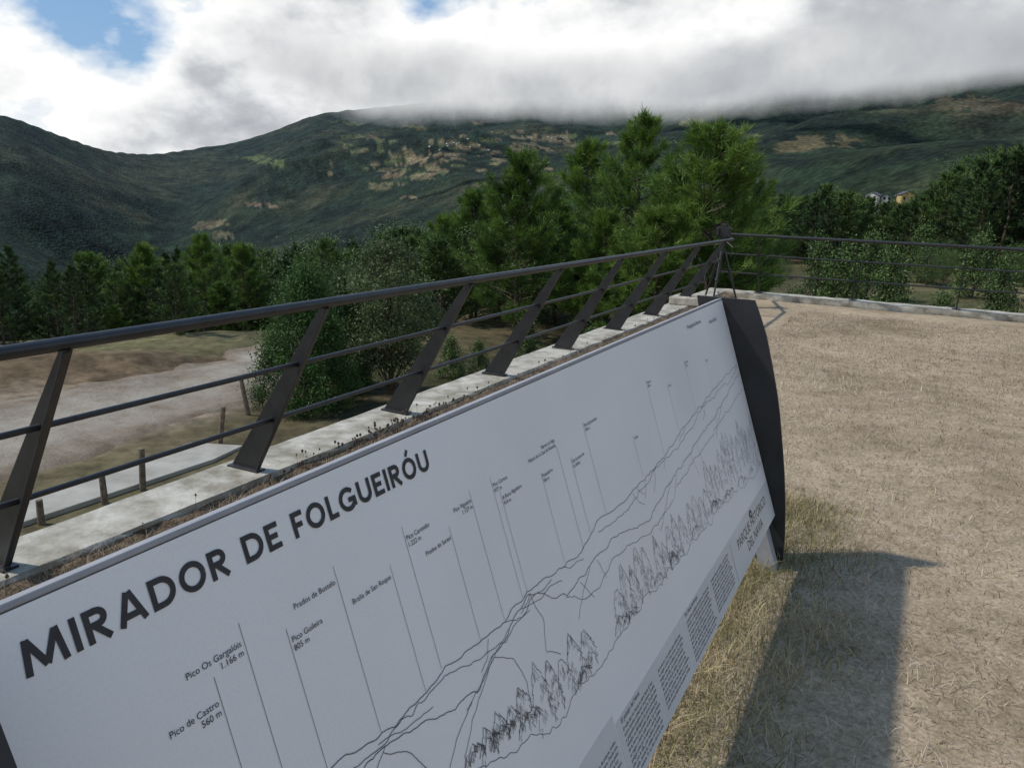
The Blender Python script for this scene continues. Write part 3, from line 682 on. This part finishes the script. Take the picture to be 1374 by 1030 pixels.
for k_,(me_i,a,r,top,rz,sx) in enumerate([(0,-26.4,17.5,3.1,0,1.0),(1,-18.3,21.5,5.8,1,1.0),(2,-13.4,16.8,4.9,2,1.2),(3,-21.8,25,3.9,3,1),(0,-15.7,19,2.2,4,1.0),(1,-11.3,20,3.3,5,.8),
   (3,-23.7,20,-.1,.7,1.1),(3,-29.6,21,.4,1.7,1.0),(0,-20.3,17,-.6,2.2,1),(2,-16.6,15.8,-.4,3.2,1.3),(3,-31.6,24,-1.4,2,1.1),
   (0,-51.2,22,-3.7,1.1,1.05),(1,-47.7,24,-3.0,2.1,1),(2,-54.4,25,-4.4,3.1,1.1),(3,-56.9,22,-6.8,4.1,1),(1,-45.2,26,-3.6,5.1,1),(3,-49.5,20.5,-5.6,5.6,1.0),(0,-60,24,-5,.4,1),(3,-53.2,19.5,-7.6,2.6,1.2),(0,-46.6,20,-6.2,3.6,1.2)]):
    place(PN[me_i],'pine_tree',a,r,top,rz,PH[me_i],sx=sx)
M_cbush=tonemat('cypress_leaf',[(0,(.008,.02,.006)),(.4,(.030,.070,.016)),(.7,(.058,.125,.027)),(1,(.11,.20,.045))],.6,.3,.15)
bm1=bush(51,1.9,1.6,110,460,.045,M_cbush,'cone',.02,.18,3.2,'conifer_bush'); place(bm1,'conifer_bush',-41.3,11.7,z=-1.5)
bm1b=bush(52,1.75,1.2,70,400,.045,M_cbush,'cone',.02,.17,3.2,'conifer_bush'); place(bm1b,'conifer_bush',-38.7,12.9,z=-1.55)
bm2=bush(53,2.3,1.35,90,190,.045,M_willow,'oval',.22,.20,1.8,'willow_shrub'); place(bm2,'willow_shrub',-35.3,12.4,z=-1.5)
bm3=bush(54,1.2,.9,30,160,.06,M_leaf,'cone',.02,.16,3,'green_sapling')
for a,r,s in ((-25.5,13.6,.8),(-29,13.9,.5),(-31,13.5,.6),(-21,14.6,.6)):
    o=place(bm3,'green_sapling',a,r); o.scale=(s,s,s)
for a,r,s in ((-4.6,22,1.6),(-1.6,24,1.5),(-7.5,19,1.0),(-9.5,18,.8),(1.5,20,1.1),(-3.0,30,1.7),(4.5,23,1.4),(-6.1,27,1.5),(3,33,1.7),(7.5,24,1.6),(-.2,38,1.8),(-10.6,23,1.4)):
    o=place(bm3,'green_sapling',a,r); o.scale=(s,s,s); o.rotation_euler[2]=a
fo=empty('distant_forest'); rf=np.random.default_rng(77)
def addf(me,h0,a,r,top=None,hh=None):
    x=r*math.sin(math.radians(a));y=r*math.cos(math.radians(a)); z=gz(x,y)
    ob=bpy.data.objects.new('forest_tree',me); link(ob,fo); ob.location=(x,y,z-.1)
    H_=hh if hh else (1.6+r*math.tan(math.radians(top))-z)
    s=H_/h0; ob.scale=(s*rf.uniform(.85,1.2),)*2+(s,); ob.rotation_euler=(0,0,rf.uniform(0,6.28))
tops=np.array([(-75,-6),(-60,-5.2),(-57,-6.3),(-54,-4.8),(-48,-3.7),(-44,-3.7),(-40,-3.2),(-35.5,-2.6),(-31,-1.8),(-26,-.6),(-20,.2),(-16,.8),(-12,1.2),(-10,1.0),(-8,.8),(-6,1.5),(-4.4,.8),(-2,.6),(-.6,1.1),(.6,2.7),(3,3.5),(6,4.6),(12,4.5),(30,4)])
for k_ in range(400):
    a=rf.uniform(-66,14); r=rf.uniform(26,60) if a<-34 else rf.uniform(30,68) if a<-12 else rf.uniform(42,75)
    jt=rf.normal(0,.9); low=-4.8<a<-.4
    tp_=np.interp(a,tops[:,0],tops[:,1])-abs(jt)+(.5 if (rf.random()<.12 and not low) else 0)-(.8 if r<36 else 0)
    q=rf.random()
    if q<.36: addf(DK[0],6,a,r,tp_)
    elif q<.62: addf(DK[1],6,a,r,tp_)
    elif q<.92: addf(DK[2],6,a,r,tp_)
    else: addf(BR[int(q*100)%2],5,a,r,tp_-.4)
for k_ in range(70):
    a=rf.uniform(-11.5,13); r=rf.uniform(44,72); addf(DK[k_%3],6,a,r,np.interp(a,tops[:,0],tops[:,1])-abs(rf.normal(0,.6)))
for k_ in range(50):
    a=rf.uniform(-46,-12); r=rf.uniform(19,30); addf(DK[2] if rf.random()<.6 else BR[0],6,a,r,hh=rf.uniform(1.5,2.8))
for k_ in range(26):
    a=rf.uniform(-64,-46); r=rf.uniform(17.5,23); addf(DK[k_%3],6,a,r,hh=rf.uniform(1.2,2.4))
for k_ in range(34):
    a=rf.uniform(-11,14); r=rf.uniform(36,46); addf(BR[k_%2],5,a,r,hh=rf.uniform(.8,1.8))

# ------------------------------------------------------------ small houses
M_wall=simple('white_render',(.60,.58,.53),(.70,.68,.63),2,.8,.2,0); M_roof=simple('slate_roof',(.05,.052,.06),(.08,.082,.09),6,.6,.4,0); M_win=simple('window_glass',(.02,.025,.03),(.03,.035,.04),4,.1,.6,0)
M_yel=simple('ochre_render',(.50,.37,.14),(.56,.42,.18),2,.8,.2,0)
def house(a,r,el_,w,d,h,mat,rz):
    x=r*math.sin(math.radians(a));y=r*math.cos(math.radians(a)); z=1.6+r*math.tan(math.radians(el_))-h
    e=empty('white_house' if mat is M_wall else 'ochre_house',(x,y,z)); e.rotation_euler=(0,0,rz)
    mb=MB(); mb.box((-w/2,-d/2,-24),(w/2,d/2,h)); mb.prism([(-w/2,-d/2,h),(w/2,-d/2,h),(0,-d/2,h+w*.25)],(0,d,0)); mb.obj('walls',[mat],e)
    mb=MB()
    for s in (-1,1): mb.prism([(s*(w/2+.3),-d/2-.3,h-.15),(0,-d/2-.3,h+w*.25+.02),(0,-d/2-.3,h+w*.25+.2),(s*(w/2+.3),-d/2-.3,h+.05)],(0,d+.6,0))
    mb.obj('roof',[M_roof],e)
    mb=MB()
    for i in (-.28,.28): mb.box((i*w-.4,-d/2-.03,1.2),(i*w+.4,-d/2-.004,2.3))
    mb.obj('windows',[M_win],e)
house(-1.5,330,.78,4.6,6,3.0,M_yel,.3); house(-3.35,340,.70,4.2,6,2.6,M_wall,-.2); house(-2.6,342,.62,3.0,5,2.3,M_wall,.1)
mb=MB(); rh=np.random.default_rng(8); rs=np.linspace(1100,4200,900)
for (ca_,ce_,nh,sp1,sp2) in ((-31.3,3.2,8,1.3,.2),(-29.3,3.0,4,.9,.2),(-24.4,3.9,3,1.0,.15)):
    for i in range(nh):
        a=ca_+rh.normal(0,sp1*.6); e=ce_+rh.normal(0,sp2)
        xs_=rs*math.sin(math.radians(a)); ys_=rs*math.cos(math.radians(a)); zs_=hgt(xs_,ys_); ee=np.degrees(np.arctan2(zs_-1.6,rs))
        j=np.argmax(ee>=e)
        if ee[j]<e: continue
        x,y,z=xs_[j],ys_[j],zs_[j]; w=rh.uniform(2.4,3.8); d=rh.uniform(2.4,3.8); h=rh.uniform(2,2.8)
        mb.box((x-w,y-d,z-4),(x+w,y+d,z+h),0)
        mb.prism([(x-w-.5,y-d-.5,z+h+.01),(x+w+.5,y-d-.5,z+h+.01),(x,y-d-.5,z+h+w*.7)],(0,2*d+1,0),1)
mb.obj('hillside_village',[M_wall,M_roof])

# ------------------------------------------------------------ low cloud bank wrapping the ridge
CB=np.array([(-50,7.2),(-44,6.6),(-40,5.7),(-36.5,5.0),(-33,5.0),(-26.5,5.2),(-20,5.4),(-14.2,5.7),(-9.1,6.3),(-3.1,6.9),(3.6,7.5),(11,7.9),(40,8)],float)
m=bpy.data.materials.new('cloud_bank'); m.use_nodes=True; nt2=m.node_tree; nt2.nodes.clear()
out=N(nt2,'ShaderNodeOutputMaterial'); tr=N(nt2,'ShaderNodeBsdfTransparent'); em=N(nt2,'ShaderNodeEmission'); mx=N(nt2,'ShaderNodeMixShader')
at=N(nt2,'ShaderNodeAttribute'); at.attribute_name='tone'; at2=N(nt2,'ShaderNodeAttribute'); at2.attribute_name='Col'; oc=objco(nt2)
nz=noise(nt2,.0036,7,.60,oc); nz2=noise(nt2,.0030,6,.58,oc); nz3=noise(nt2,.0019,5,.55,oc)
def m2(op,a,b_,cl=False):
    n_=N(nt2,'ShaderNodeMath',operation=op); n_.use_clamp=cl
    for i,v in enumerate((a,b_)):
        if isinstance(v,(int,float)): n_.inputs[i].default_value=v
        else: nt2.links.new(v,n_.inputs[i])
    return n_.outputs[0]
lo=m2('ADD',at.outputs['Fac'],m2('MULTIPLY',m2('SUBTRACT',nz,.5),.34))
al0=ramp(nt2,lo,[(.05,0.0),(.16,.35),(.27,.93),(.33,1.0)])
hi=m2('ADD',at.outputs['Fac'],m2('MULTIPLY',m2('SUBTRACT',nz3,.5),.9))
al1=ramp(nt2,hi,[(.38,1.0),(.80,0.0)]); edge=ramp(nt2,at.outputs['Fac'],[(.80,1.0),(.98,0.0)])
al=m2('MULTIPLY',m2('MULTIPLY',m2('MULTIPLY',al0,al1),edge),at2.outputs['Fac'],True)
cc=ramp(nt2,nz2,[(.36,(.46,.48,.51)),(.52,(.62,.635,.65)),(.66,(.80,.805,.81))])
nt2.links.new(cc,em.inputs['Color']); em.inputs['Strength'].default_value=1.0  # sheets glow by themselves: cloud brightness is emission, not received sunlight
nt2.links.new(al,mx.inputs[0]); nt2.links.new(tr.outputs[0],mx.inputs[1]); nt2.links.new(em.outputs[0],mx.inputs[2]); nt2.links.new(mx.outputs[0],out.inputs['Surface'])
ca=np.arange(-50,40,.5); tv=np.linspace(0,1,18)
CA,TV=np.meshgrid(ca,tv)
for li,fr in enumerate((.58,.46)):
    Rc=interp(RR,CA)*fr; fade=ss(-47,-36,CA)
    E=interp(tuple(CB.T),CA)-1.0+TV*6.8+li*.3
    Zc=1.6+Rc*np.tan(np.radians(E))
    ii=np.arange(CA.size).reshape(CA.shape); Fc=np.stack([ii[:-1,:-1],ii[:-1,1:],ii[1:,1:],ii[1:,:-1]],-1).reshape(-1,4)
    me=mesh_np('cloud_bank',np.stack([Rc*np.sin(np.radians(CA)),Rc*np.cos(np.radians(CA)),Zc],-1).reshape(-1,3),Fc,attr=TV.ravel(),mats=[m],smooth=True,col=np.repeat(fade.ravel()[:,None],3,1))
    link(bpy.data.objects.new('cloud_bank',me))
